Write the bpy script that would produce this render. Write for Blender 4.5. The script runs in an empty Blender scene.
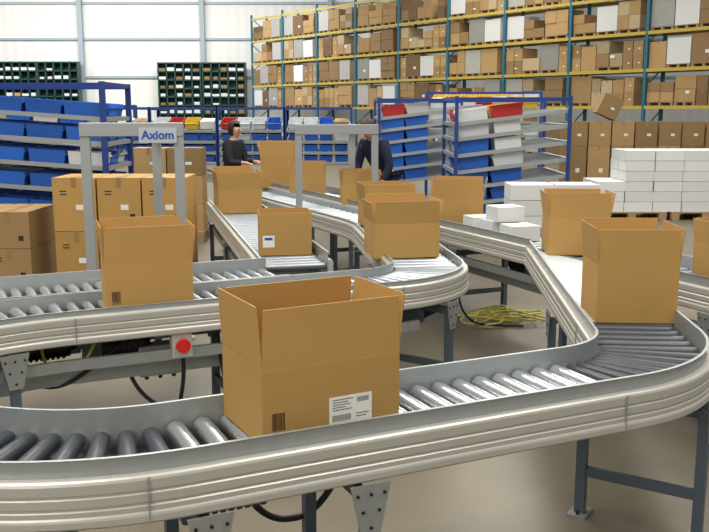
import bpy, math, random
from mathutils import Vector, Matrix
random.seed(7)
scene=bpy.context.scene
COL=scene.collection
try:
    scene.view_settings.view_transform='Standard'
    scene.view_settings.look='None'
except Exception as e: print(e)

# ---------------------------------------------------------------- materials
def mat(name,col,rough=.6,metal=0.,var=.0,noise=0.,nscale=8.,col2=None,bump=0.,bscale=60.,spec=.5,coat=0.):
    m=bpy.data.materials.new(name); m.use_nodes=True
    nt=m.node_tree; b=nt.nodes['Principled BSDF']
    b.inputs['Roughness'].default_value=rough; b.inputs['Metallic'].default_value=metal
    b.inputs['Specular IOR Level'].default_value=spec
    c=(*col,1)
    tc=nt.nodes.new('ShaderNodeTexCoord')
    n=nt.nodes.new('ShaderNodeTexNoise'); n.inputs['Scale'].default_value=nscale; n.inputs['Detail'].default_value=5
    nt.links.new(tc.outputs['Object'],n.inputs['Vector'])
    mx=nt.nodes.new('ShaderNodeMix'); mx.data_type='RGBA'
    d=col2 if col2 else tuple(x*(1-noise) for x in col)
    mx.inputs[6].default_value=c; mx.inputs[7].default_value=(*d,1)
    nt.links.new(n.outputs['Fac'],mx.inputs[0])
    out=mx.outputs[2]
    if var>0:
        oi=nt.nodes.new('ShaderNodeObjectInfo')
        mr=nt.nodes.new('ShaderNodeMapRange'); mr.inputs[3].default_value=1-var; mr.inputs[4].default_value=1+var*.6
        nt.links.new(oi.outputs['Random'],mr.inputs[0])
        hs=nt.nodes.new('ShaderNodeHueSaturation')
        nt.links.new(mr.outputs[0],hs.inputs['Value']); nt.links.new(out,hs.inputs['Color']); out=hs.outputs[0]
    nt.links.new(out,b.inputs['Base Color'])
    if bump>0:
        n2=nt.nodes.new('ShaderNodeTexNoise'); n2.inputs['Scale'].default_value=bscale
        nt.links.new(tc.outputs['Object'],n2.inputs['Vector'])
        bp=nt.nodes.new('ShaderNodeBump'); bp.inputs['Strength'].default_value=bump; bp.inputs['Distance'].default_value=.01
        nt.links.new(n2.outputs['Fac'],bp.inputs['Height']); nt.links.new(bp.outputs[0],b.inputs['Normal'])
    return m
M={}
M['card']=mat('cardboard',(.50,.292,.09),.75,var=.10,noise=.18,nscale=3.5)
M['cardfar']=mat('cardboard_stored',(.42,.27,.12),.8,var=.4,noise=.2,nscale=3)
M['carddark']=mat('cardboard_stored_dark',(.26,.16,.075),.8,var=.4,noise=.2,nscale=3)
M['cardpale']=mat('cardboard_stored_pale',(.50,.39,.24),.8,var=.3,noise=.2,nscale=3)
M['wrap']=mat('grey_stretch_wrap',(.42,.42,.40),.4,var=.3,noise=.2,nscale=3)
M['tape']=mat('parcel_tape',(.33,.2,.08),.35,noise=.1)
M['beige']=mat('coated_aluminium_rail',(.53,.52,.49),.38,.35,noise=.06,nscale=3)
M['galv']=mat('galvanised_steel',(.42,.45,.47),.42,.6,noise=.25,nscale=25)
M['guard']=mat('brushed_guard_steel',(.42,.45,.47),.42,.55,noise=.15,nscale=12)
M['steel']=mat('polished_roller_steel',(.70,.73,.77),.27,.9,noise=.1,nscale=30)
M['zinc']=mat('zinc_plated_roller',(.42,.46,.52),.36,.8,noise=.15,nscale=30)
M['rubber']=mat('dark_roller_sleeve',(.045,.052,.07),.40,.1,noise=.3,nscale=15)
M['gap_shade']=mat('dark_gap_shade',(.045,.05,.055),.6,.2)  # near-black colour standing in for shade between the rollers
M['belt']=mat('pale_belt',(.56,.60,.63),.5,noise=.08)
M['post']=mat('blue_grey_steel',(.11,.145,.19),.5,.3,noise=.2)
M['bolt']=mat('dark_bolt',(.03,.03,.035),.4,.6)
M['black']=mat('black_plastic',(.012,.012,.015),.5)
M['blue']=mat('blue_paint',(.012,.045,.25),.45,noise=.1)
M['binblue']=mat('blue_plastic',(.02,.13,.58),.4,var=.25,noise=.05)
M['binred']=mat('red_plastic',(.50,.03,.03),.4,var=.1)
M['binwhite']=mat('white_plastic',(.62,.65,.70),.4,var=.1)
M['binyel']=mat('yellow_plastic',(.70,.48,.05),.4)
M['white']=mat('white_carton_board',(.70,.72,.74),.6,var=.08,noise=.05)
M['teal']=mat('teal_upright_paint',(.02,.15,.24),.5,noise=.1)
M['yellow']=mat('yellow_beam_paint',(.54,.41,.08),.45,noise=.15)
M['green']=mat('dark_green_paint',(.010,.055,.048),.5)
M['wood']=mat('pallet_wood',(.40,.27,.15),.85,noise=.35,nscale=12)
M['grey']=mat('light_grey_paint',(.34,.37,.39),.45,.2,noise=.05)
M['trim']=mat('blue_grey_trim',(.34,.42,.48),.5,noise=.05)
M['skin']=mat('skin',(.55,.30,.20),.5)
M['hair']=mat('dark_brown_hair',(.03,.014,.008),.6)
M['cloth']=mat('black_clothing',(.012,.013,.02),.85,noise=.3,nscale=20)
M['navy']=mat('navy_clothing',(.008,.015,.05),.85,noise=.3,nscale=20)
M['ink']=mat('black_ink',(.02,.02,.02),.7)
M['cardink']=mat('brown_print',(.10,.05,.02),.8)
M['paper']=mat('label_paper',(.78,.78,.76),.6)
M['housing']=mat('grey_switch_housing',(.48,.47,.44),.6)
M['plate']=mat('pale_blue_grey_plate',(.46,.52,.57),.5)
M['signblue']=mat('sign_blue',(.015,.08,.40),.5)
M['red']=mat('red_button',(.6,.015,.01),.35)
M['cabley']=mat('yellow_cable',(.52,.46,.06),.6)
M['floor']=mat('concrete_floor',(.20,.17,.122),.42,noise=0,nscale=1.6,col2=(.08,.069,.052),bump=.06,bscale=30)
m=mat('wall_cladding',(.82,.83,.80),.6,noise=.05,nscale=.4); nt=m.node_tree; b=nt.nodes['Principled BSDF']
tc=nt.nodes.new('ShaderNodeTexCoord'); wv=nt.nodes.new('ShaderNodeTexWave'); wv.inputs['Scale'].default_value=.5
nt.links.new(tc.outputs['Object'],wv.inputs['Vector']); bp=nt.nodes.new('ShaderNodeBump'); bp.inputs['Distance'].default_value=.02
nt.links.new(wv.outputs['Fac'],bp.inputs['Height']); nt.links.new(bp.outputs[0],b.inputs['Normal'])
M['wall']=m

# ---------------------------------------------------------------- mesh builder
class MB:
    def __init__(s): s.v=[];s.f=[];s.mi=[];s.sm=[]
    def add(s,vs,fs,mi=0,smooth=False):
        o=len(s.v); s.v+= [tuple(x) for x in vs]; s.f+=[tuple(i+o for i in f) for f in fs]; s.mi+=[mi]*len(fs); s.sm+=[smooth]*len(fs)
        return s
    def box(s,c,d,mi=0,R=None):
        x,y,z=d[0]/2,d[1]/2,d[2]/2
        vs=[Vector(p) for p in ((-x,-y,-z),(x,-y,-z),(x,y,-z),(-x,y,-z),(-x,-y,z),(x,-y,z),(x,y,z),(-x,y,z))]
        if R is not None: vs=[R@p for p in vs]
        vs=[p+Vector(c) for p in vs]
        return s.add(vs,[(0,3,2,1),(4,5,6,7),(0,1,5,4),(1,2,6,5),(2,3,7,6),(3,0,4,7)],mi)
    def cyl(s,a,b,r1,r2=None,n=16,mi=0,caps=True):
        r2=r1 if r2 is None else r2
        a=Vector(a);b=Vector(b);d=(b-a).normalized()
        t=Vector((0,0,1)) if abs(d.z)<.9 else Vector((1,0,0))
        e=d.cross(t).normalized();g=d.cross(e)
        A=[a+(e*math.cos(2*math.pi*i/n)+g*math.sin(2*math.pi*i/n))*r1 for i in range(n)]
        Bv=[b+(e*math.cos(2*math.pi*i/n)+g*math.sin(2*math.pi*i/n))*r2 for i in range(n)]
        s.add(A+Bv,[(i,(i+1)%n,n+(i+1)%n,n+i) for i in range(n)],mi,True)
        if caps: s.add(A,[tuple(range(n))][::-1],mi); s.add(Bv,[tuple(reversed(range(n)))],mi)
        return s
    def extr(s,poly,thick,R,c,mi=0):
        n=len(poly)
        vs=[R@Vector((x,-thick/2,z))+Vector(c) for x,z in poly]+[R@Vector((x,thick/2,z))+Vector(c) for x,z in poly]
        return s.add(vs,[tuple(range(n)),tuple(reversed(range(n,2*n)))]+[(i,n+i,n+(i+1)%n,(i+1)%n) for i in range(n)],mi)
    def mesh(s,name,mats,bevel=0):
        me=bpy.data.meshes.new(name); me.from_pydata(s.v,[],s.f)
        for k in mats: me.materials.append(M[k])
        for p,a,q in zip(me.polygons,s.mi,s.sm): p.material_index=a;p.use_smooth=q
        me.update()
        return me
def obj(name,data,parent=None,loc=(0,0,0),rz=0,label=None,cat=None,group=None,rot=None,bev=0,scale=None):
    o=bpy.data.objects.new(name,data)
    o.location=loc; o.rotation_euler=rot if rot else (0,0,rz)
    if scale: o.scale=scale
    if parent: o.parent=parent
    if label: o['label']=label
    if cat: o['category']=cat
    if group: o['group']=group
    if bev:
        b=o.modifiers.new('Bevel','BEVEL'); b.width=bev; b.segments=2; b.limit_method='ANGLE'
    COL.objects.link(o); return o
def Rz(a): return Matrix.Rotation(a,3,'Z')
def struct(o): o['kind']='structure'; return o

# ---------------------------------------------------------------- shell
struct(obj('floor',MB().box((0,28,-.05),(70,70,.1)).mesh('floor',['floor'])))
struct(obj('wall_back',MB().box((0,60,6),(74,.3,12)).mesh('wall_back',['wall'])))
k=0
for x in (-34.5,-26.3,-18.0,-10.0,-1.6,6.6):
    k+=1; struct(obj('trim_%d'%k,MB().box((x,59.6,6),(.30,.3,12)).mesh('trim',['trim'])))
for z in (4.05,6.5,8.8):
    k+=1; struct(obj('trim_%d'%k,MB().box((0,59.75,z),(69,.12,.15)).mesh('trim',['trim'])))

# ---------------------------------------------------------------- conveyors
def make_path(start,hdg,segs):
    x,y=start;h=math.radians(hdg);out=[];D=0;info=[]
    for sg in segs:
        if sg[0]=='s':
            L=sg[1];n=max(1,int(L/.5));info.append((D,D+L,sg))
            for i in range(n+1):
                t=L*i/n
                if out and i==0: continue
                out.append((D+t,x+math.cos(h)*t,y+math.sin(h)*t,h))
            x+=math.cos(h)*L;y+=math.sin(h)*L;D+=L
        else:
            r=sg[1];a=math.radians(sg[2]);sgn=1 if a>0 else -1
            cx=x-math.sin(h)*r*sgn;cy=y+math.cos(h)*r*sgn
            L=abs(a)*r;n=max(4,int(abs(sg[2])/3));info.append((D,D+L,sg))
            for i in range(n+1):
                if out and i==0: continue
                hh=h+a*i/n
                out.append((D+L*i/n,cx+math.sin(hh)*r*sgn,cy-math.cos(hh)*r*sgn,hh))
            h+=a;x=cx+math.sin(h)*r*sgn;y=cy-math.cos(h)*r*sgn;D+=L
    return out,info,D
def at(path,d):
    for a,b in zip(path,path[1:]):
        if d<=b[0]+1e-6:
            t=(d-a[0])/(b[0]-a[0]) if b[0]>a[0] else 0
            return tuple(a[i]+(b[i]-a[i])*t for i in (1,2,3))
    return path[-1][1:]
def sweep(path,prof,d0,d1,org):
    ds=sorted(set([d0,d1]+[p[0] for p in path if d0<p[0]<d1]))
    mb=MB();n=len(prof);V=[]
    for d in ds:
        x,y,h=at(path,d)
        for o,z in prof: V.append((x-math.sin(h)*o-org[0],y+math.cos(h)*o-org[1],z))
    F=[]
    for i in range(len(ds)-1):
        for j in range(n):
            F.append((i*n+j,i*n+(j+1)%n,(i+1)*n+(j+1)%n,(i+1)*n+j))
    F.append(tuple(reversed(range(n))));F.append(tuple(range((len(ds)-1)*n,len(ds)*n)))
    mb.add(V,F); return mb
RAIL=[(.006,.820),(.034,.820),(.041,.815),(.044,.807),(.044,.778),(.040,.774),(.040,.768),(.044,.764),(.044,.738),(.040,.734),(.040,.728),(.044,.724),(.044,.708),(.048,.702),(.050,.695),(.050,.676),(.044,.669),(.006,.669)]
def guardp(t): return [(0,.72),(.005,.72),(.005,t-.007),(.014,t),(.0,t)]
def roller_mesh(w,kind,rad,taper=False):
    mb=MB();L=w/2-.006
    r1,r2=rad,rad
    if taper: r1,r2=rad*.8,rad*1.12
    mb.cyl((0,-L+.006,0),(0,L-.006,0),r2,r1,20,0,False)
    mb.cyl((0,-L,0),(0,-L+.006,0),r2*.75,r2,20,1); mb.cyl((0,L-.006,0),(0,L,0),r1,r1*.75,20,1)
    mb.cyl((0,-w/2-.004,0),(0,w/2+.004,0),.007,None,8,1)
    return mb.mesh('roller',[{'silver':'steel','zinc':'zinc','dark':'rubber'}[kind],'galv'])
def conveyor(label,start,hdg,segs,w,legs=(),lskip=(),rskip=(),lend=None,rend=None,joints=(),group=None,tray=None,gl=.88,gr=.88,rad=.027,beams=None,gap_shade=True):
    path,info,D=make_path(start,hdg,segs)
    org=start
    root=obj('roller_conveyor',None,loc=(start[0],start[1],0),label=label,cat='conveyor',group=group)
    def ranges(skip,end):
        e=D if end is None else end; r=[];c=0
        for a,b in skip: r.append((c,a));c=b
        r.append((c,e)); return r
    for side,skip,end in ((1,lskip,lend),(-1,rskip,rend)):
        pth=path
        if end and end>D:
            x,y,h=path[-1][1:]; e=end-D
            pth=path+[(end,x+math.cos(h)*e,y+math.sin(h)*e,h)]
        for a,b in ranges(skip,end):
            for nm,pr,mt in (('side_rail',RAIL,'beige'),('side_guard',guardp(gl if side>0 else gr),'guard')):
                p=[(side*(w/2+o),z) for o,z in pr]
                if side<0: p=p[::-1]
                p=p[::-1]
                obj(nm,sweep(pth,p,a,b,org).mesh(nm,[mt]),root)
        for j in joints:
            x,y,h=at(path,j); R=Rz(h); mb=MB()
            c=Vector((x-org[0],y-org[1],0))
            mb.box(R@Vector((0,side*(w/2+.0485),.743))+c,(.004,.006,.149),0,R)
            obj('joint_strip',mb.mesh('joint_strip',['galv']),root)
        if beams:
            p=[(side*(w/2-.01),.52),(side*(w/2+.02),.52),(side*(w/2+.02),.58),(side*(w/2-.01),.58)]
            if side<0:p=p[::-1]
            obj('lower_beam',sweep(path,p,beams[0],beams[1],org).mesh('lower_beam',['galv']),root)
    if gap_shade:
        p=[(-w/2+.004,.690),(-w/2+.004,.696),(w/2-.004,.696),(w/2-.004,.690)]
        obj('gap_shade_sheet',sweep(path,p,.01,D-.01,org).mesh('gap_shade_sheet',['gap_shade']),root)  # added dark sheet, paints shade into the gaps below the rollers
    rm={}
    for a,b,sg in info:
        kind=sg[-2] if isinstance(sg[-1],float) else sg[-1]
        sp=sg[-1] if isinstance(sg[-1],float) else .098
        if kind=='belt':
            lx=(lend or b);rx=(rend or b);mb=MB()
            xa,ya,ha=at(path,a);xb,yb,hb=at(path,b-1e-4)
            def P(x,y,h,o,e,z): return (x-math.sin(h)*o+math.cos(h)*e-org[0],y+math.cos(h)*o+math.sin(h)*e-org[1],z)
            hw=w/2-.003
            vs=[P(xa,ya,ha,-hw,0,.8),P(xb,yb,hb,-hw,rx-b,.8),P(xb,yb,hb,hw,lx-b,.8),P(xa,ya,ha,hw,0,.8)]
            vs+=[(q[0],q[1],.775) for q in vs]
            mb.add(vs,[(0,1,2,3),(7,6,5,4),(0,4,5,1),(1,5,6,2),(2,6,7,3),(3,7,4,0)])
            obj('conveyor_belt',mb.mesh('conveyor_belt',['belt']),root); continue
        n=int((b-a)/sp)
        tp=sg[0]=='a'
        rr=min(rad,sp*.36)
        key=(kind,tp,sp)
        if key not in rm: rm[key]=roller_mesh(w,kind,rr,tp)
        for i in range(n):
            d=a+(i+.5)*(b-a)/n
            x,y,h=at(path,d)
            if tp and sg[2]<0: h+=math.pi
            obj('roller',rm[key],root,loc=(x-org[0],y-org[1],.80-rr*(1.06 if tp else 1)),rz=h)
    post=MB().box((0,0,.31),(.045,.045,.60)).mesh('support_leg',['post'])
    plate=MB()
    plate.extr([(-.075,.665),(.075,.665),(.035,.48),(-.035,.48)],.006,Matrix.Identity(3),(0,0,0),0)
    for q in ((-.05,.63),(0,.63),(.05,.63),(-.03,.57),(.03,.57),(0,.51)):
        plate.cyl((q[0],-.008,q[1]),(q[0],.008,q[1]),.006,None,8,1)
    plate=plate.mesh('bracket_plate',['galv','bolt'])
    foot=MB().box((0,0,.006),(.12,.09,.012)).cyl((-.04,0,.012),(-.04,0,.03),.008,None,8,1).cyl((.04,0,.012),(.04,0,.03),.008,None,8,1).mesh('foot_plate',['galv','bolt'])
    for d in legs:
        x,y,h=at(path,d);R=Rz(h);c=Vector((x-org[0],y-org[1],0))
        for s_ in (1,-1):
            p=R@Vector((0,s_*(w/2+.03),0))+c
            obj('support_leg',post,root,loc=p,rz=h)
            obj('foot_plate',foot,root,loc=p,rz=h)
            obj('bracket_plate',plate,root,loc=R@Vector((0,s_*(w/2+.058),0))+c,rz=h)
        for z in (.22,.60):
            obj('cross_brace',MB().box((0,0,z),(.03,w+.02,.045)).mesh('cross_brace',['post']),root,loc=c,rz=h)
    if tray:
        p=[(-.10,.40),(.10,.40),(.10,.48),(.094,.48),(.094,.406),(-.094,.406),(-.094,.48),(-.10,.48)]
        obj('cable_tray',sweep(path,p[::-1],tray[0],tray[1],org).mesh('cable_tray',['grey']),root)
    return path
u25=(math.cos(math.radians(25)),math.sin(math.radians(25)))
h0=math.radians(-35);n25=(-u25[1],u25[0])
W1=.47
P0=(.065+.02,3.114);S=-.75
Pj=(P0[0]+S*u25[0],P0[1]+S*u25[1]);r=1.025;Cc=(Pj[0]+r*n25[0],Pj[1]+r*n25[1])
st=(Cc[0]+r*math.sin(h0),Cc[1]-r*math.cos(h0))
La=math.radians(60)*r; Lb=1.035+.75; Lc=math.radians(60)*.655
c1=conveyor('U-shaped gravity roller conveyor with pale side rails carrying open cartons',st,-35,
  [('a',r,60,'dark',.105),('s',Lb,'silver'),('a',.655,60,'dark',.08),('s',.42,'dark',.085),('s',2.22,'belt')],W1,
  legs=(La-.45,La+.03,La+.58,La+Lb+Lc*.55,La+Lb+Lc+1.3),joints=(La-.12,La+Lb-.10,La+Lb+Lc+.3),
  lend=La+Lb+Lc+2.90,rend=La+Lb+Lc+2.10,rad=.037,gr=.876,gl=.868)
c2=conveyor('roller conveyor with rounded end turning back towards the picking area',(-2.234,4.26),55,
  [('a',1.6,-30,'silver',.085),('s',1.95,'silver',.085),('a',.61,72,'zinc',.085),('s',1.95,'zinc',.11),('a',2.0,18,'zinc',.13),('s',3.6,'zinc',.15)],.48,
  legs=(.45,1.75,3.1,5.4,7.5,10.),joints=(.84,2.8,3.6),tray=(.3,2.8),gl=.845,gr=.848,rad=.03,beams=(.2,2.9))
cb=conveyor('straight roller conveyor running alongside its neighbour',(-3.25,4.67),25,[('s',3.0,'silver',.085)],.46,legs=(.6,2.7),joints=(1.5,),gr=.83,gl=.87,rad=.03,beams=(.2,2.9))
t0=-5.5;hL=math.radians(115);dl=(math.cos(hL),math.sin(hL))
sL=(1.05+dl[0]*t0,8.4+dl[1]*t0)
L1=conveyor('long straight roller conveyor that the belt section feeds into',sL,115,[('s',6.6,'zinc',.11)],.5,legs=(.6,2.2,3.6,5.2,6.2),lskip=((3.17,4.09),),joints=(3.0,),tray=(.2,6.4),beams=(.2,6.4))
sL2=(sL[0]+dl[0]*6.62,sL[1]+dl[1]*6.62)
conveyor('continuation of the long roller conveyor towards the picking racks',sL2,115,[('s',7.0,'zinc',.14)],.5,legs=(1.4,3.4,5.6))
conveyor('short roller conveyor branch leading back to the picking racks',(-.43,6.28),104,[('s',4.4,'zinc',.11)],.48,legs=(.3,2.2,3.9),gl=.85,beams=(.1,4.3))

# ---------------------------------------------------------------- boxes
def open_box(x,y,z,w,d,hb,hf,rz,tilt=(4,3,-3,5),label='open brown cardboard carton with upright flaps',marks=True,ship=False,side=False,dh=(0,0,0,0)):
    t=.005
    root=obj('cardboard_box',None,loc=(x,y,z),rz=math.radians(rz),label=label,cat='box',group='open cartons on the conveyors')
    mb=MB()
    mb.box((0,0,t/2),(w,d,t))
    mb.box((0,-d/2+t/2,hb/2),(w,t,hb)); mb.box((0,d/2-t/2,hb/2),(w,t,hb))
    mb.box((-w/2+t/2,0,hb/2),(t,d-2*t,hb)); mb.box((w/2-t/2,0,hb/2),(t,d-2*t,hb))
    obj('box_body',mb.mesh('box_body',['card']),root,bev=.0015)
    g=.002
    for i,(cx,cy,L,ang) in enumerate(((0,-d/2+t/2,w,0),(w/2-t/2,0,d,90),(0,d/2-t/2,w,180),(-w/2+t/2,0,d,270))):
        f=MB(); a=.0042; h_=hf+dh[i]
        poly=[(-L/2+g,-.001),(L/2-g,-.001),(L/2-g-.005,h_),(-L/2+g+.005,h_)]
        f.extr(poly,a,Matrix.Identity(3),(0,0,0))
        R=Matrix.Rotation(math.radians(ang),4,'Z')@Matrix.Rotation(math.radians(tilt[i]),4,'X')
        o=obj('flap',f.mesh('flap',['card']),root,bev=.001)
        o.matrix_local=Matrix.Translation((cx,cy,hb))@R
    if marks:
        mb=MB();x0=-w/2+.035
        xx=x0
        while xx<x0+.045:
            bw=random.choice((.0012,.002,.0032)); mb.box((xx,-d/2-.0006,.085),(bw,.0008,.06)); xx+=bw+random.choice((.0012,.002))
        for k in range(6): mb.box((x0+.004+k*.0075,-d/2-.0006,.047),(.004,.0008,.007))
        obj('printed_barcode',mb.mesh('printed_barcode',['cardink']),root)
    if ship:
        lx=w/2-.195
        mb=MB().box((lx,-d/2-.001,.088),(.165,.0012,.098),0)
        lab=obj('shipping_label',mb.mesh('shipping_label',['paper']),root,label='white shipping label with barcode and address lines')
        mb=MB()
        for k,(a,bb) in enumerate(((-.07,.01),(-.07,-.01),(-.07,.0),(-.07,-.02),(-.07,.005))):
            mb.box((lx+(a+bb)/2,-d/2-.002,.126-k*.009),(bb-a,.0008,.002))
        xx=lx-.07
        while xx<lx+.0: mb.box((xx,-d/2-.002,.061),(.0011,.0008,.022)); xx+=.0038
        xx=lx+.025
        while xx<lx+.07: mb.box((xx,-d/2-.002,.118),(.0011,.0008,.018)); xx+=.0036
        mb.box((lx+.045,-d/2-.002,.068),(.05,.0008,.002)); mb.box((lx+.04,-d/2-.002,.058),(.04,.0008,.002))
        obj('label_print',mb.mesh('label_print',['ink']),lab)
    if side:
        mb=MB().box((-w/2+.07,-d/2-.001,.11),(.09,.0012,.09),0)
        l_=obj('shipping_label',mb.mesh('shipping_label',['paper']),root,label='white shipping label')
        obj('label_print',MB().box((-w/2+.07,-d/2-.002,.13),(.06,.0008,.02)).mesh('label_print',['signblue']),l_)
    return root
Z=.801
open_box(-.160,3.035,Z,.52,.38,.262,.205,28,(1,6,-7,4),'large open brown cardboard carton with barcode and white shipping label',ship=True,dh=(0,.006,.014,.012))
open_box(1.483,4.68,Z,.415,.40,.30,.195,-3,(1,6,5,6),'tall open brown cardboard carton resting on the belt after the bend',marks=False,dh=(0,.004,.012,.004))
open_box(-1.20,4.98,Z,.48,.38,.26,.21,19,(2,7,4,3),'open brown cardboard carton with upright flaps and small barcode',dh=(0,-.01,.01,0))
open_box(.36,6.75,Z,.50,.42,.26,.17,10,(5,10,4,9),'open brown cardboard carton with flared flaps on the rounded bend',marks=False,dh=(0,0,.02,-.01))
open_box(-.55,6.83,Z,.40,.34,.31,.02,8,(3,3,3,3),'small brown carton with white label beside the bend',ship=False,side=True,marks=False)
open_box(1.73,6.85,Z,.46,.38,.29,.19,-4,(2,10,4,9),'open brown cardboard carton at the junction of two conveyors',marks=False)
open_box(.30,8.50,Z,.46,.40,.24,.17,12,(3,6,0,8),'open brown cardboard carton between its neighbours',marks=False)
open_box(1.02,8.60,Z,.48,.40,.26,.19,-8,(2,10,0,8),'open brown cardboard carton on the long conveyor',marks=False)
open_box(2.44,5.47,Z,.44,.38,.27,.15,10,(2,10,0,8),'open brown cardboard carton on the long conveyor',marks=False)
open_box(.06,10.40,Z,.44,.36,.25,.16,5,(2,6,0,6),marks=False)
open_box(-.62,11.7,Z,.46,.38,.25,.18,0,(2,6,0,6),marks=False)
open_box(-1.10,12.8,Z,.48,.40,.44,.22,0,(2,4,0,14),'tall open brown carton further along the conveyor',marks=False)
open_box(-1.30,9.75,Z,.47,.60,.26,.18,14,(2,6,0,6),'wide open brown carton on the short branch conveyor',marks=False)
open_box(-1.43,10.40,Z,.40,.34,.30,.14,14,(2,4,0,4),marks=False)

def carton_into(mb,w,d,h,c=(0,0,0),R=None,tape=True,mi=0):
    R=R or Matrix.Identity(3);c=Vector(c)
    mb.box(c+R@Vector((0,0,h/2)),(w,d,h),mi,R)
    if tape:
        mb.box(c+R@Vector((0,0,h+.001)),(.05,d+.004,.002),1,R); mb.box(c+R@Vector((0,-d/2-.001,h-.05)),(.05,.002,.1),1,R)
def carton_mesh(w,d,h,tape=True,mt='cardfar',lab=True,ink=False,pal=False,split=0,nx=2):
    mb=MB()
    z0=0
    if pal:
        z0=.13
        for i in range(4): mb.box((0,-d/2+.06+i*(d-.12)/3,.115),(w+.02,.12,.02),4)
        for s in (-1,0,1): mb.box((s*(w/2-.06),0,.05),(.10,d,.10),4)
    if split:
        ny=split
        hh=(h-z0)/ny
        for j in range(ny):
            for i in range(nx):
                if j==ny-1 and random.random()<.25: continue
                mb.box((-w/2+(i+.5)*w/nx,random.uniform(-.03,.03),z0+hh*(j+.5)),(w/nx-.015,d,hh-.01),random.choice((0,0,5)))
    else:
        carton_into(mb,w,d,h-z0,(0,0,z0),tape=tape)
    if tape and lab: mb.box((w*.12,-d/2-.0015,h*.45),(w*.18,.002,h*.10),2)
    if ink:
        for k in range(2): mb.box((-w*.25,-d/2-.0015,h*.75-k*.03),(w*.16,.002,.010),3)
        mb.box((w*.3,-d/2-.0015,h*.28),(.05,.002,.05),3)
    return mb.mesh('carton',[mt,'tape','paper','ink','wood','cardfar'])
def carton(me,x,y,z,rz,label,group,rot=None,cat='box',nm='closed_carton',sc=None):
    return obj(nm,me,loc=(x,y,z),rz=rz,label=label,cat=cat,group=group,rot=rot,bev=0,scale=sc)
def pallet(x,y,rz,w=1.2,d=1.0,z=0):
    root=obj('wooden_pallet',None,loc=(x,y,z),rz=rz,label='worn wooden pallet with slatted deck on the floor',cat='pallet',group='wooden pallets')
    mb=MB()
    for i in range(7): mb.box((0,-d/2+.05+i*(d-.1)/6,.133),(w,.1,.022))
    obj('deck_board',mb.mesh('deck',['wood']),root)
    mb=MB()
    for i in (-1,0,1):
        for j in (-1,0,1): mb.box((i*(w/2-.07),j*(d/2-.06),.072),(.14,.12,.10))
        mb.box((i*(w/2-.07),0,.011),(.12,d,.022))
    obj('pallet_block',mb.mesh('block',['wood']),root)
    return root
pallet(-2.37,9.15,0,1.4,.8)
cm=carton_mesh(.435,.6,.54,ink=True,mt='card')
for j in range(2):
    for i in range(3):
        carton(cm,-2.82+i*.45,9.15,.145+j*.545,random.uniform(-.02,.02),'closed brown shipping carton with small printed marks','cartons stacked on the pallet')
pallet(-3.75,9.2,0,1.0,.9)
cm=carton_mesh(.44,.8,.37,lab=False,ink=True)
for j in range(2):
    for i in range(2): carton(cm,-3.95+i*.45,9.2,.145+j*.375,0,'closed brown carton stacked on a pallet','cartons stacked by the bin rack')
pallet(-2.75,13.2,0,1.1,.9)
cm=carton_mesh(.5,.42,.40)
for j in range(3):
    for i in range(2):
        carton(cm,-3.0+i*.52,13.1,.145+j*.405,0,'closed brown carton in a stack near the picking racks','cartons near the picking racks')
wf=carton_mesh(.49,.46,.172,False,'white')
for px in (4.85,6.15,7.45): pallet(px,15.8,0,1.22,1.0)
for j in range(6):
    for i in range(6):
        for k_ in range(2):
            if j>=3 and i<1: continue
            carton(wf,4.46+i*.50+random.uniform(-.01,.01),15.56+k_*.47,.145+j*.178,random.uniform(-.015,.015),'flat white closed box stacked on a pallet','white boxes on the pallets',nm='white_carton')
c1m=carton_mesh(.52,.5,1.05);c2m=carton_mesh(.52,.5,.58)
for i in range(8):
    carton(c1m,5.3+i*.56,21.5,.0,0,'tall closed brown carton standing on the floor','cartons in a row by the racking')
    carton(c2m,5.3+i*.56,21.5,1.055,random.uniform(-.04,.04),'closed brown carton with a small white label','cartons in a row by the racking')
carton(carton_mesh(.5,.42,.5),6.0,21.5,1.75,0,'brown carton tilted on top of the carton row','cartons in a row by the racking',rot=(0,math.radians(24),0))
ws=carton_mesh(.26,.24,.13,False,'white')
for (x,y,z) in ((1.30,7.85,.801),(1.42,7.5,.801),(1.34,7.8,.932),(1.18,8.15,.801),):
    carton(ws,x,y,z,.3,'small white box lying on the long conveyor','small white boxes on the conveyor',nm='white_carton')
for i in range(2):
    for j in range(6):
        carton(wf,2.02+i*.52,10.2,.001+j*.178,random.uniform(-.03,.03),'flat white closed box in a stack behind the conveyor','white boxes behind the conveyor',nm='white_carton')

# ---------------------------------------------------------------- storage bins & flow racks
def bin_mesh(w,d,h,mt):
    mb=MB();t=.012
    mb.box((0,0,t/2),(w*.92,d*.92,t))
    def wall(ax,ay,bx,by,hh):
        vs=[(ax*.92,ay*.92,0),(bx*.92,by*.92,0),(bx,by,hh),(ax,ay,hh)]
        k=.94
        vi=[(p[0]*k,p[1]*k,p[2]) for p in vs]
        mb.add(vs+vi,[(0,1,2,3),(7,6,5,4),(3,2,6,7),(0,3,7,4),(1,5,6,2),(0,4,5,1)])
    a,b=w/2,d/2
    wall(-a,-b,a,-b,h*.72);wall(a,-b,a,b,h);wall(a,b,-a,b,h);wall(-a,b,-a,-b,h)
    mb.box((0,-b-.008,h*.70),(w*1.02,.02,.02))
    return mb.mesh('storage_bin',[mt])
BW,BD,BH=.34,.5,.22
BM={k:bin_mesh(BW,BD,BH,v) for k,v in (('b','binblue'),('r','binred'),('w','binwhite'),('y','binyel'))}
CN={'b':'blue','r':'red','w':'white','y':'yellow'}
WB=carton_mesh(.36,.42,.20,False,'white')
KB=carton_mesh(.34,.42,.20,lab=False)
nb=0
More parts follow.
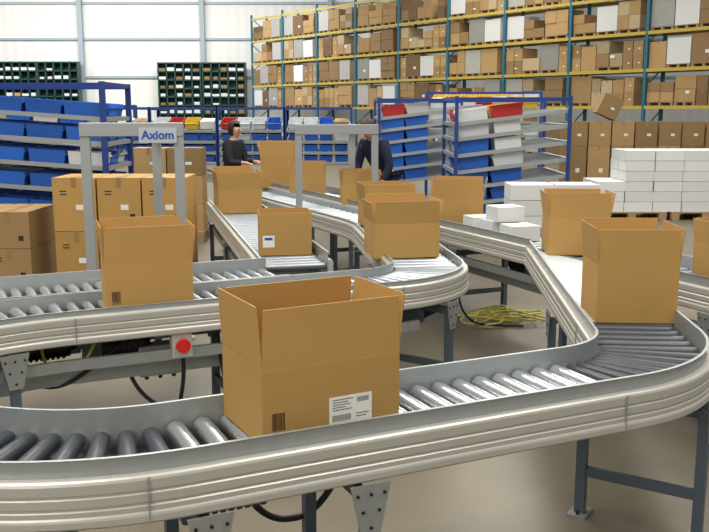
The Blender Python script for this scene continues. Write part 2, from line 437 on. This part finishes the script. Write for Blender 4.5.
def flow_rack(x,y,rz,W,D,levels,cols,top,label,fill=3,upr='blue',jit=.03,s=1.,sl=9,pt=.06,sz=1.):
    global nb
    root=obj('flow_rack',None,loc=(x,y,0),rz=rz,label=label,cat='rack')
    for sx in (-1,1):
        for sy in (-1,1):
            obj('upright',MB().box((0,0,top/2),(pt,pt,top)).mesh('upright',[upr]),root,loc=(sx*W/2,sy*D/2,0))
        obj('side_beam',MB().box((0,0,top-.04),(.04,D,.05)).mesh('side_beam',[upr]),root,loc=(sx*W/2,0,0))
    obj('top_beam',MB().box((0,-D/2,top-.03),(W,.05,.05)).mesh('top_beam',[upr]),root)
    slope=math.radians(sl)
    Rw=Matrix.Rotation(rz,4,'Z')
    bw,bd=BW*s,BD*s
    for li,z in enumerate(levels):
        mb=MB();R=Matrix.Rotation(slope,3,'X')
        mb.box(R@Vector((0,-D/2,0)),(W-.06,.04,.05),0,R)
        mb.box(R@Vector((0,D/2,0)),(W-.06,.04,.05),0,R)
        for sx in (-1,1): mb.box(R@Vector((sx*(W/2-.035),0,.0)),(.02,D,.05),0,R)
        nl=max(3,int(W/.18))
        for i in range(nl):
            mb.box(R@Vector((-W/2+.08+i*(W-.16)/(nl-1),0,.0)),(.03,D-.04,.03),0,R)
        obj('shelf',mb.mesh('shelf',['grey']),root,loc=(0,0,z))
        pat=cols[li%len(cols)]
        n=int((W-.1)/(bw+.02))
        for i in range(n):
            for q in range(fill):
                ly=-D/2+.05+bd/2+q*(bd+.03)+random.uniform(-jit,jit)*.5
                if ly+bd/2>D/2: break
                k_=random.choice(pat)
                if k_=='.': continue
                lx=-W/2+.05+(W-.1)*(i+.5)/n
                lz=z+.022+ly*math.tan(slope)
                p=Rw@Vector((lx,ly,lz))
                ro=(Matrix.Rotation(rz+random.uniform(-jit,jit),3,'Z')@Matrix.Rotation(slope,3,'X')).to_euler()
                sc=(s,s,s*sz)
                if k_=='c': carton(WB,x+p.x,y+p.y,p.z,0,'white box on a sloping rack shelf','white boxes in the picking racks',rot=ro,nm='white_carton',sc=sc)
                elif k_=='k': carton(KB,x+p.x,y+p.y,p.z,0,'brown carton on a sloping rack shelf','brown cartons in the picking racks',rot=ro,sc=sc)
                else:
                    nb+=1
                    obj('storage_bin',BM[k_],loc=(x+p.x,y+p.y,p.z),rot=ro,scale=sc,label='%s plastic storage bin on a sloping rack shelf'%CN[k_],cat='storage bin',group='storage bins in the picking racks')
H=math.pi/2
flow_rack(-4.35,10.7,H,1.15,3.0,(.75,1.06,1.34,1.62,1.90),('bb','bw','bbw','bb','bb'),2.22,'blue-framed sloping flow rack filled with blue bins',6,s=.85,sl=4,sz=.8)
flow_rack(-5.6,15.0,H,1.5,2.6,(1.15,1.45,1.75),('bwk','wbk','bwk'),2.0,'blue-framed flow rack with blue and white bins further back',3,s=.8,sl=7)
flow_rack(2.1,12.6,-H,1.6,1.5,(.50,.72,.94,1.16,1.38,1.60,1.80),('bb','bb','bb','bbw','bcw','ccw','ccrykw'),2.08,'blue-framed flow rack loaded with white boxes',2,s=.84,sl=7,pt=.045,sz=.9)
flow_rack(1.25,16.0,-H,3.0,1.7,(.80,1.02,1.24,1.46,1.66,1.86),('bb','bb','bb','bbwc','bbwk','wcwrkyr'),2.10,'long blue-framed flow rack with blue and white bins',2,s=.74,pt=.045,sl=7,sz=1.05)
for i in range(4):
    flow_rack(-4.6+i*1.30,17.6,0,1.28,.8,(.95,1.16,1.37,1.58),('bb','bb','bbw','rwcykwb'),1.96,'blue-framed flow rack with red and white bins on top',1,s=.76,sl=12,pt=.045,sz=.95)
flow_rack(-6.8,21,0.2,3.2,1.0,(1.1,1.35,1.6),('wbk','bwk','rwck'),2.02,'wide flow rack with mixed coloured bins',1,s=.8)
flow_rack(3.0,20.5,-.2,2.5,1.5,(1.45,1.75,2.02),('wcyk','cck','ccwyrk'),2.3,'wide flow rack with white boxes and coloured bins',2,s=.9)
print('bins',nb)

# ---------------------------------------------------------------- green pigeonhole shelving on the back wall
def pigeon(x,y,W,Ht,nc,nr):
    root=obj('shelving_unit',None,loc=(x,y,0),label='tall dark green pigeonhole shelving against the wall',cat='shelving',group='green shelving units')
    mb=MB()
    for i in range(nc+1): mb.box((-W/2+i*W/nc,0,Ht/2),(.08,.6,Ht))
    obj('divider',mb.mesh('divider',['green']),root)
    mb=MB()
    for j in range(nr+1): mb.box((0,0,.04+j*(Ht-.08)/nr),(W,.6,.08))
    obj('shelf',mb.mesh('shelf',['green']),root)
    obj('back_panel',MB().box((0,.3,Ht/2),(W,.03,Ht)).mesh('back_panel',['green']),root)
    mb=MB()
    for i in range(nc):
        for j in range(nr):
            if random.random()<.8:
                w_=W/nc*random.uniform(.5,.85);h_=Ht/nr*random.uniform(.2,.4)
                mb.box((-W/2+(i+.5)*W/nc,-.15,.08+j*(Ht-.08)/nr+h_/2),(w_,.3,h_),random.choice((0,0,1)))
    o=obj('stored_parts',mb.mesh('stored_parts',['white','cardfar']),root);o['kind']='stuff'
for x in (-25,-22,-19.3): pigeon(x,58.8,2.6,5.0,5,9)
for x in (-11.4,-8.5): pigeon(x,58.8,2.75,4.95,5,9)

# ---------------------------------------------------------------- pallet racking
ra=math.atan2(-25,18.6);ro_=Vector((-6.4,56.5,0));BL=3.6;NB=9;RD=1.1
rack=obj('pallet_rack',None,loc=ro_,rz=ra,label='long tall pallet racking with teal uprights and yellow beams',cat='rack')
LV=(2.0,3.35,4.7,6.05,7.4)
mb=MB();TOP=7.7
for yy in (0,RD): mb.box((0,yy,TOP/2),(.13,.09,TOP))
z=.3
while z<TOP-1:
    a=math.atan2(.8,RD); Rx=Matrix.Rotation(a,3,'X'); mb.box((0,RD/2,z+.4),(.04,math.hypot(RD,.8),.04),0,Rx if int(z/.8)%2 else Matrix.Rotation(-a,3,'X')); z+=.8
um=mb.mesh('upright_frame',['teal'])
for i in range(NB+1): obj('upright_frame',um,rack,loc=(i*BL,0,0))
bm_=MB().box((BL/2,0,0),(BL-.11,.06,.12)).mesh('beam',['yellow'])
for i in range(NB):
    for z in LV:
        for yy in (-.02,RD+.02): obj('beam',bm_,rack,loc=(i*BL,yy,z))
specs=[(.95,1.14,2,1,1),(1.2,1.12,2,1,2),(.7,.95,0,0,2),(1.1,1.15,3,1,2),(1.1,.85,2,1,2),(.9,.54,1,0,2),(.5,.48,0,0,2),(1.0,1.16,2,1,2),(.42,.52,0,0,1),(.85,1.05,2,1,1),(1.0,1.15,0,1,1)]
cms=[];dims=[]
for mt in ('cardfar','carddark','cardpale','cardfar'):
    for w_,h_,sp_,pl_,nx_ in specs:
        mm=mt if w_!=1.0 or sp_ or mt!='cardpale' else 'wrap'
        cms.append(carton_mesh(w_,.95,h_,True,mm,lab=random.random()<.4,pal=pl_,split=sp_,nx=nx_)); dims.append((w_,h_))
wms=carton_mesh(.95,.95,1.05,False,'white',pal=True)
wrp=carton_mesh(.95,.95,1.14,False,'wrap',pal=True)
Rr=Matrix.Rotation(ra,3,'Z')
cands=[]
for i in range(NB):
    for li,z in enumerate((0,)+LV[:4]):
        base=.02 if z==0 else z+.062
        x=.09
        while True:
            k_=random.randrange(len(cms)); w_,h_=dims[k_];me=cms[k_]
            q_=random.random()
            if q_<.08 : me=wms;w_,h_=.95,1.05
            elif q_<.18: me=wrp;w_,h_=.95,1.14
            if x+w_>BL-.08:
                k_=8; w_,h_=dims[k_]; me=cms[k_]
                if x+w_>BL-.08: break
            p=Rr@Vector((i*BL+x+w_/2,RD/2-.02,0))+ro_
            lab='white or grey wrapped load stored on the pallet racking' if me in (wms,wrp) else 'brown carton load stored on the pallet racking'
            cands.append((i,me,p,base,w_,h_,lab,ra))
            if h_<.56: cands.append((i,me,p,base+h_+.003,w_,h_,lab,ra))
            x+=w_+.04
cands.sort(key=lambda c:(c[2].length,))
mb=MB()
for n_,(i,me,p,base,w_,h_,lab,rz_) in enumerate(cands):
    if n_<250: carton(me,p.x,p.y,base,rz_,lab,'cartons stored on the pallet racking',nm='stored_carton')
    else:
        if me is wms: carton_into(mb,w_,.95,h_,(p.x,p.y,base),Rr,True,4)
        else:
            ny=2 if h_>.7 else 1
            for j in range(ny):
                for q in (-.25,.25): carton_into(mb,w_/2-.01,.95,h_/ny-.015,Vector((p.x,p.y,base+j*h_/ny))+Rr@Vector((q*w_,0,0)),Rr,False,random.choice((0,0,2,3)))
o=obj('stored_cartons',mb.mesh('stored_cartons',['cardfar','tape','carddark','cardpale','white']),label='distant brown cartons filling the far bays of the racking',cat='boxes');o['kind']='stuff'
print('cartons',len(cands))

# ---------------------------------------------------------------- gantries
def gantry(x,y,rz,W,D,top,label,sign=False,hh=.09):
    root=obj('gantry_frame',None,loc=(x,y,0),rz=rz,label=label,cat='gantry')
    for lx,ly in ((-W/2,0),(W/2,0),(W/2-.22,D)):
        obj('gantry_leg',MB().box((0,0,(top-.1)/2),(.075,.07,top-.1)).box((0,0,.006),(.16,.16,.012)).mesh('leg',['grey']),root,loc=(lx,ly,0))
    obj('crossbar',MB().box((0,0,top-hh/2),(W+.08,.09,hh)).box((W/2-.22,D/2,top-.045),(.08,D,.08)).mesh('crossbar',['grey']),root,bev=.006)
    if sign:
        s=obj('sign_plate',MB().box((W*.28,-.05,top-.10),(.30,.012,.12)).mesh('sign_plate',['plate']),root,label='pale blue-grey sign plate reading Axiom')
        cu=bpy.data.curves.new('sign_text','FONT');cu.body='Axiom';cu.size=.095;cu.extrude=.001;cu.offset=.0025;cu.align_x='CENTER';cu.align_y='CENTER'
        cu.materials.append(M['signblue'])
        tmp=bpy.data.objects.new('t',cu);COL.objects.link(tmp)
        dg=bpy.context.evaluated_depsgraph_get();me=bpy.data.meshes.new_from_object(tmp.evaluated_get(dg))
        bpy.data.objects.remove(tmp)
        obj('sign_lettering',me,s,loc=(W*.28,-.058,top-.10),rot=(math.pi/2,0,0))
gantry(-1.80,7.2,math.radians(8),.74,.5,1.80,'grey metal gantry frame with a pale name sign',True,.11)
gantry(-.20,10.0,math.radians(4),.86,.6,1.74,'grey metal gantry frame straddling the conveyors',hh=.11)

es=obj('emergency_stop_box',None,loc=(-.98,4.82,.60),rz=math.radians(25),label='grey switch box with round red emergency stop button',cat='switch')
obj('switch_housing',MB().box((0,0,0),(.115,.07,.15)).box((0,.05,.06),(.03,.06,.03)).mesh('housing',['housing']),es,bev=.008)
obj('button',MB().cyl((0,-.034,.0),(0,-.05,.0),.022,None,16).cyl((0,-.05,.0),(0,-.070,.0),.042,.038,24).mesh('button',['red']),es)
def cable(pts,r,mt,label,name='cable'):
    cu=bpy.data.curves.new(name,'CURVE');cu.dimensions='3D';cu.bevel_depth=r;cu.bevel_resolution=2
    s=cu.splines.new('NURBS');s.points.add(len(pts)-1)
    for p,q in zip(s.points,pts): p.co=(*q,1)
    s.use_endpoint_u=True;s.order_u=4;cu.materials.append(M[mt]);cu.resolution_u=6
    tmp=bpy.data.objects.new('t',cu);COL.objects.link(tmp)
    dg=bpy.context.evaluated_depsgraph_get();me=bpy.data.meshes.new_from_object(tmp.evaluated_get(dg));bpy.data.objects.remove(tmp)
    return obj(name,me,label=label,cat='cable')
cable([(-.98,4.86,.53),(-.97,4.86,.35),(-1.05,4.9,.2),(-.95,5.0,.08),(-.75,5.1,.02),(-.6,5.3,.012)],.012,'black','black cable hanging from the emergency stop box')
cable([(-1.75,4.75,.62),(-1.72,4.72,.45),(-1.6,4.7,.40),(-1.5,4.72,.5),(-1.45,4.75,.62)],.009,'cabley','yellow cable looping under the conveyor')
cable([(-1.85,4.72,.62),(-1.8,4.68,.40),(-1.65,4.66,.36),(-1.5,4.7,.45),(-1.3,4.85,.62)],.011,'black','black cable looping under the conveyor')
cable([(-.80,5.0,.62),(-.78,4.98,.35),(-.70,5.0,.1),(-.60,5.1,.02),(-.3,5.4,.015),(.1,5.8,.015)],.012,'black','black cable trailing to the floor')
for kk in range(3):
    pts=[]
    for i in range(22):
        a=i*1.05+kk; rr=.17+.13*math.sin(i*1.7+kk)
        pts.append((1.18+kk*.17+rr*math.cos(a)*1.3,7.75+.25*kk%.4+rr*math.sin(a),.010+.07*abs(math.sin(i*.8))))
    cable(pts,.008,'cabley','tangled yellow cable lying on the concrete floor')
cable([(.0,3.35,.62),(-.1,3.3,.35),(-.25,3.3,.25),(-.4,3.2,.35),(-.45,3.1,.6)],.014,'black','black hose looped under the roller conveyor')
def motor(x,y,z,rz,label='black drive motor hung below the roller conveyor'):
    mo=obj('drive_motor',None,loc=(x,y,z),rz=math.radians(rz),label=label,cat='motor')
    mb=MB().cyl((-.12,0,0),(.12,0,0),.065,None,20).cyl((.12,0,0),(.16,0,0),.045,.03,16)
    for i in range(7): mb.cyl((-.10+i*.03,0,0),(-.09+i*.03,0,0),.075,None,20)
    obj('motor_body',mb.mesh('motor_body',['black']),mo)
    obj('gear_housing',MB().box((-.17,0,0),(.10,.13,.15)).mesh('gear_housing',['post']),mo,bev=.01)
    obj('hanger_bracket',MB().box((-.17,0,.11),(.05,.02,.10)).mesh('hanger',['galv']),mo)
motor(-.42,2.98,.56,25);motor(-1.35,4.95,.56,25);motor(-.55,5.30,.57,25);motor(.48,5.95,.56,60);motor(-.62,6.75,.56,14)
motor(-.2,5.9,.57,25);motor(-1.75,4.85,.57,30);motor(1.45,7.5,.58,115);motor(-1.6,5.35,.5,25)
def control_box(x,y,z,rz):
    c_=obj('control_box',None,loc=(x,y,z),rz=math.radians(rz),label='grey electrical control box mounted under the conveyor',cat='control box')
    obj('enclosure',MB().box((0,0,0),(.26,.12,.18)).mesh('enclosure',['plate']),c_,bev=.008)
    obj('enclosure_door',MB().box((0,-.063,0),(.24,.006,.16)).mesh('door',['grey']),c_)
    for q in (-.08,0,.08): obj('cable_gland',MB().cyl((q,0,-.09),(q,0,-.12),.012,None,10).mesh('gland',['black']),c_)
    obj('mounting_bracket',MB().box((0,.02,.13),(.04,.02,.10)).mesh('bracket',['galv']),c_)
control_box(-1.15,5.02,.46,25);control_box(.05,5.55,.46,25);control_box(.92,8.2,.50,25);control_box(-2.0,4.72,.42,35)
cable([(-1.35,5.0,.5),(-1.3,4.9,.3),(-1.1,4.95,.15),(-.9,5.05,.03),(-.5,5.2,.015)],.012,'black','black cable sagging from a drive motor')
cable([(-.72,6.7,.6),(-.85,6.6,.45),(-.95,6.7,.3),(-.9,6.9,.4),(-.8,7.0,.6)],.013,'black','black cable loop at the branch conveyor end')
cable([(.9,7.4,.6),(.85,7.3,.3),(1.0,7.4,.1),(1.1,7.6,.015),(1.5,7.6,.012)],.010,'black','black cable trailing down to the floor')

# ---------------------------------------------------------------- people
def skin_obj(name,nodes,edges,mt,parent,root=0,sub=1,label=None):
    me=bpy.data.meshes.new(name);me.from_pydata([n[:3] for n in nodes],edges,[]);me.materials.append(M[mt])
    o=obj(name,me,parent,label=label)
    o.modifiers.new('Skin','SKIN')
    if not me.skin_vertices: raise Exception('no skin layer')
    sv=me.skin_vertices[0].data
    for i,n in enumerate(nodes):
        r_=n[3];sv[i].radius=(r_,n[4] if len(n)>4 else r_)
        sv[i].use_root=(i==root)
    s=o.modifiers.new('Sub','SUBSURF');s.levels=sub;s.render_levels=sub
    o.modifiers['Skin'].use_smooth_shade=True
    return o
def person(x,y,rz,label,lean,cl,hs=1.0,arm='fwd'):
    root=obj('person',None,loc=(x,y,0),rz=rz,label=label,cat='person',scale=(hs,hs,hs))
    ca,sa=math.cos(lean),math.sin(lean)
    def T(px,py,pz):
        dz=pz-.95; return (px,py*ca-dz*sa,.95+dz*ca+py*sa)
    N=[];E=[]
    def nd(p,r,parent=None,r2=None):
        N.append((*p,r,r2 if r2 else r));i=len(N)-1
        if parent is not None:E.append((parent,i))
        return i
    pel=nd((0,0,.95),.14,None,.11)
    ab=nd(T(0,0,1.12),.12,pel,.10);ch=nd(T(0,0,1.32),.145,ab,.11);nk=nd(T(0,.0,1.47),.06,ch)
    n2=nd(T(0,-.01,1.53),.055,nk);hd=nd(T(0,-.02,1.60),.080,n2,.09);ht=nd(T(0,-.015,1.68),.075,hd,.09)
    ar=[];lg=[]
    for s in (-1,1):
        sh=nd(T(s*.17,0,1.42),.055,ch)
        S=Vector(T(s*.19,0,1.40))
        if arm=='fwd': el=S+Vector((s*.02,-.08,-.27));wr=el+Vector((-s*.05,-.23,.0));fd=Vector((0,-1,-.1))
        else: el=S+Vector((s*.07,-.0,-.27));wr=el+Vector((-s*.05,-.10,-.22));fd=Vector((0,-.4,-.9))
        fd.normalize()
        e_=nd(el,.040,sh);w_=nd(wr,.026,e_);pm=nd(wr+fd*.06,.030,w_,.018)
        ar.append((T(s*.17,0,1.42),tuple(el),tuple(wr)))
        side=Vector((1,0,0))
        for k,(off,ln) in enumerate(((-.027,.065),(-.009,.078),(.009,.083),(.027,.072))):
            a=nd(wr+fd*.085+side*off*s*-1,.009,pm);b_=nd(wr+fd*(.085+ln*.5)+side*off*s*-1,.0085,a);nd(wr+fd*(.085+ln*.9)+side*off*s*-1+Vector((0,.008,-.025)),.008,b_)
        a=nd(wr+fd*.035+Vector((-s*.035,0,-.005)),.011,pm);nd(wr+fd*.075+Vector((-s*.05,0,-.02)),.009,a)
        hip=nd((s*.09,0,.88),.095,pel);kn=nd((s*.10,-.01,.50),.062,hip);an=nd((s*.10,.02,.09),.042,kn);toe=nd((s*.11,-.13,.045),.04,an,.035)
        lg.append(((s*.09,0,.88),(s*.10,-.01,.50),(s*.10,.02,.09),(s*.11,-.14,.05)))
    skin_obj('body',N,E,'skin',root,0,2)
    J=[(*T(0,0,.93),.165,.135),(*T(0,0,1.12),.15,.13),(*T(0,0,1.32),.175,.14),(*T(0,0,1.455),.072,.072)];JE=[(0,1),(1,2),(2,3)]
    for a in ar:
        b=len(J);J+=[(*a[0],.078),(*a[1],.058),(*(Vector(a[2])*.85+Vector(a[1])*.15),.042)];JE+=[(2,b),(b,b+1),(b+1,b+2)]
    skin_obj('jacket',J,JE,cl,root,0,2)
    Tn=[(0,0,.93,.15,.13)];TE=[]
    for a in lg:
        b=len(Tn);Tn+=[(*a[0],.112),(*a[1],.078),(*a[2],.062)];TE+=[(0,b),(b,b+1),(b+1,b+2)]
    skin_obj('trousers',Tn,TE,cl,root,0,2)
    for a in lg:
        skin_obj('shoe',[(*a[2][:2],.06,.052),(a[3][0],a[3][1],.045,.048,.042)],[(0,1)],'black',root,0,2)
    import bmesh
    HC=Vector(T(0,-.005,1.655))
    bm=bmesh.new();bmesh.ops.create_uvsphere(bm,u_segments=20,v_segments=14,radius=1)
    R=Matrix.Rotation(lean,4,'X')
    kill=[v for v in bm.verts if v.co.y<-.35 and v.co.z<.45]
    bmesh.ops.delete(bm,geom=kill,context='VERTS')
    for v in bm.verts:
        zz=v.co.z*.118 if v.co.z>0 else v.co.z*.15
        v.co=R@Vector((v.co.x*.096,v.co.y*.118+.012,zz))+HC
    me=bpy.data.meshes.new('hair');bm.to_mesh(me);bm.free();me.materials.append(M['hair'])
    for p in me.polygons:p.use_smooth=True
    obj('hair',me,root)
    for s in (-1,1):
        obj('eye',MB().cyl(T(s*.032,-.098,1.645),T(s*.032,-.108,1.645),.010,.006,8,0).mesh('eye',['black']),root)
    obj('nose',MB().cyl(T(0,-.09,1.655),T(0,-.122,1.615),.007,.016,8,0).mesh('nose',['skin']),root)
    obj('mouth',MB().box(T(0,-.10,1.575),(.045,.012,.010),0).mesh('mouth',['skin']),root)
    return root
person(-1.90,13.65,math.radians(62),'person in black clothing with dark hair standing at the conveyor',.12,'cloth',.99)
person(.44,12.5,math.radians(-40),'person in dark navy clothing bending forward with head lowered',.58,'navy',1.08,'down')

# ---------------------------------------------------------------- camera & lights
cam=bpy.data.cameras.new('camera');co=bpy.data.objects.new('camera',cam);COL.objects.link(co)
cam.sensor_width=36;cam.lens=880/709*36;cam.clip_end=200
co.location=(0,0,1.9);co.rotation_euler=(math.radians(90-10.05),0,0)
scene.camera=co
w=bpy.data.worlds.new('world');scene.world=w;w.use_nodes=True
bg=w.node_tree.nodes['Background'];bg.inputs[0].default_value=(.98,.98,.93,1);bg.inputs[1].default_value=.36
def area(x,y,z,sx,sy,e,col=(1,1,1),rot=(0,0,0)):
    l=bpy.data.lights.new('skylight_or_fill','AREA');l.shape='RECTANGLE';l.size=sx;l.size_y=sy;l.energy=e;l.color=col
    o=bpy.data.objects.new('skylight_or_fill',l);o.location=(x,y,z);o.rotation_euler=rot;COL.objects.link(o)
for yy in (2,12,24,38): area(-4,yy,10.5,3,8,850,(1,.955,.84)); area(5,yy,10.5,3,8,850,(1,.955,.84))
area(-16,48,10.5,24,3,3300,(1,.99,.96),(math.radians(35),0,0))  # fill lamp added to brighten the back wall, no real skylight
area(-3,-3,4.5,3,3,190,(1,.93,.77),(math.radians(60),0,math.radians(-25)))  # unseen warm fill lamp behind the camera for the front faces
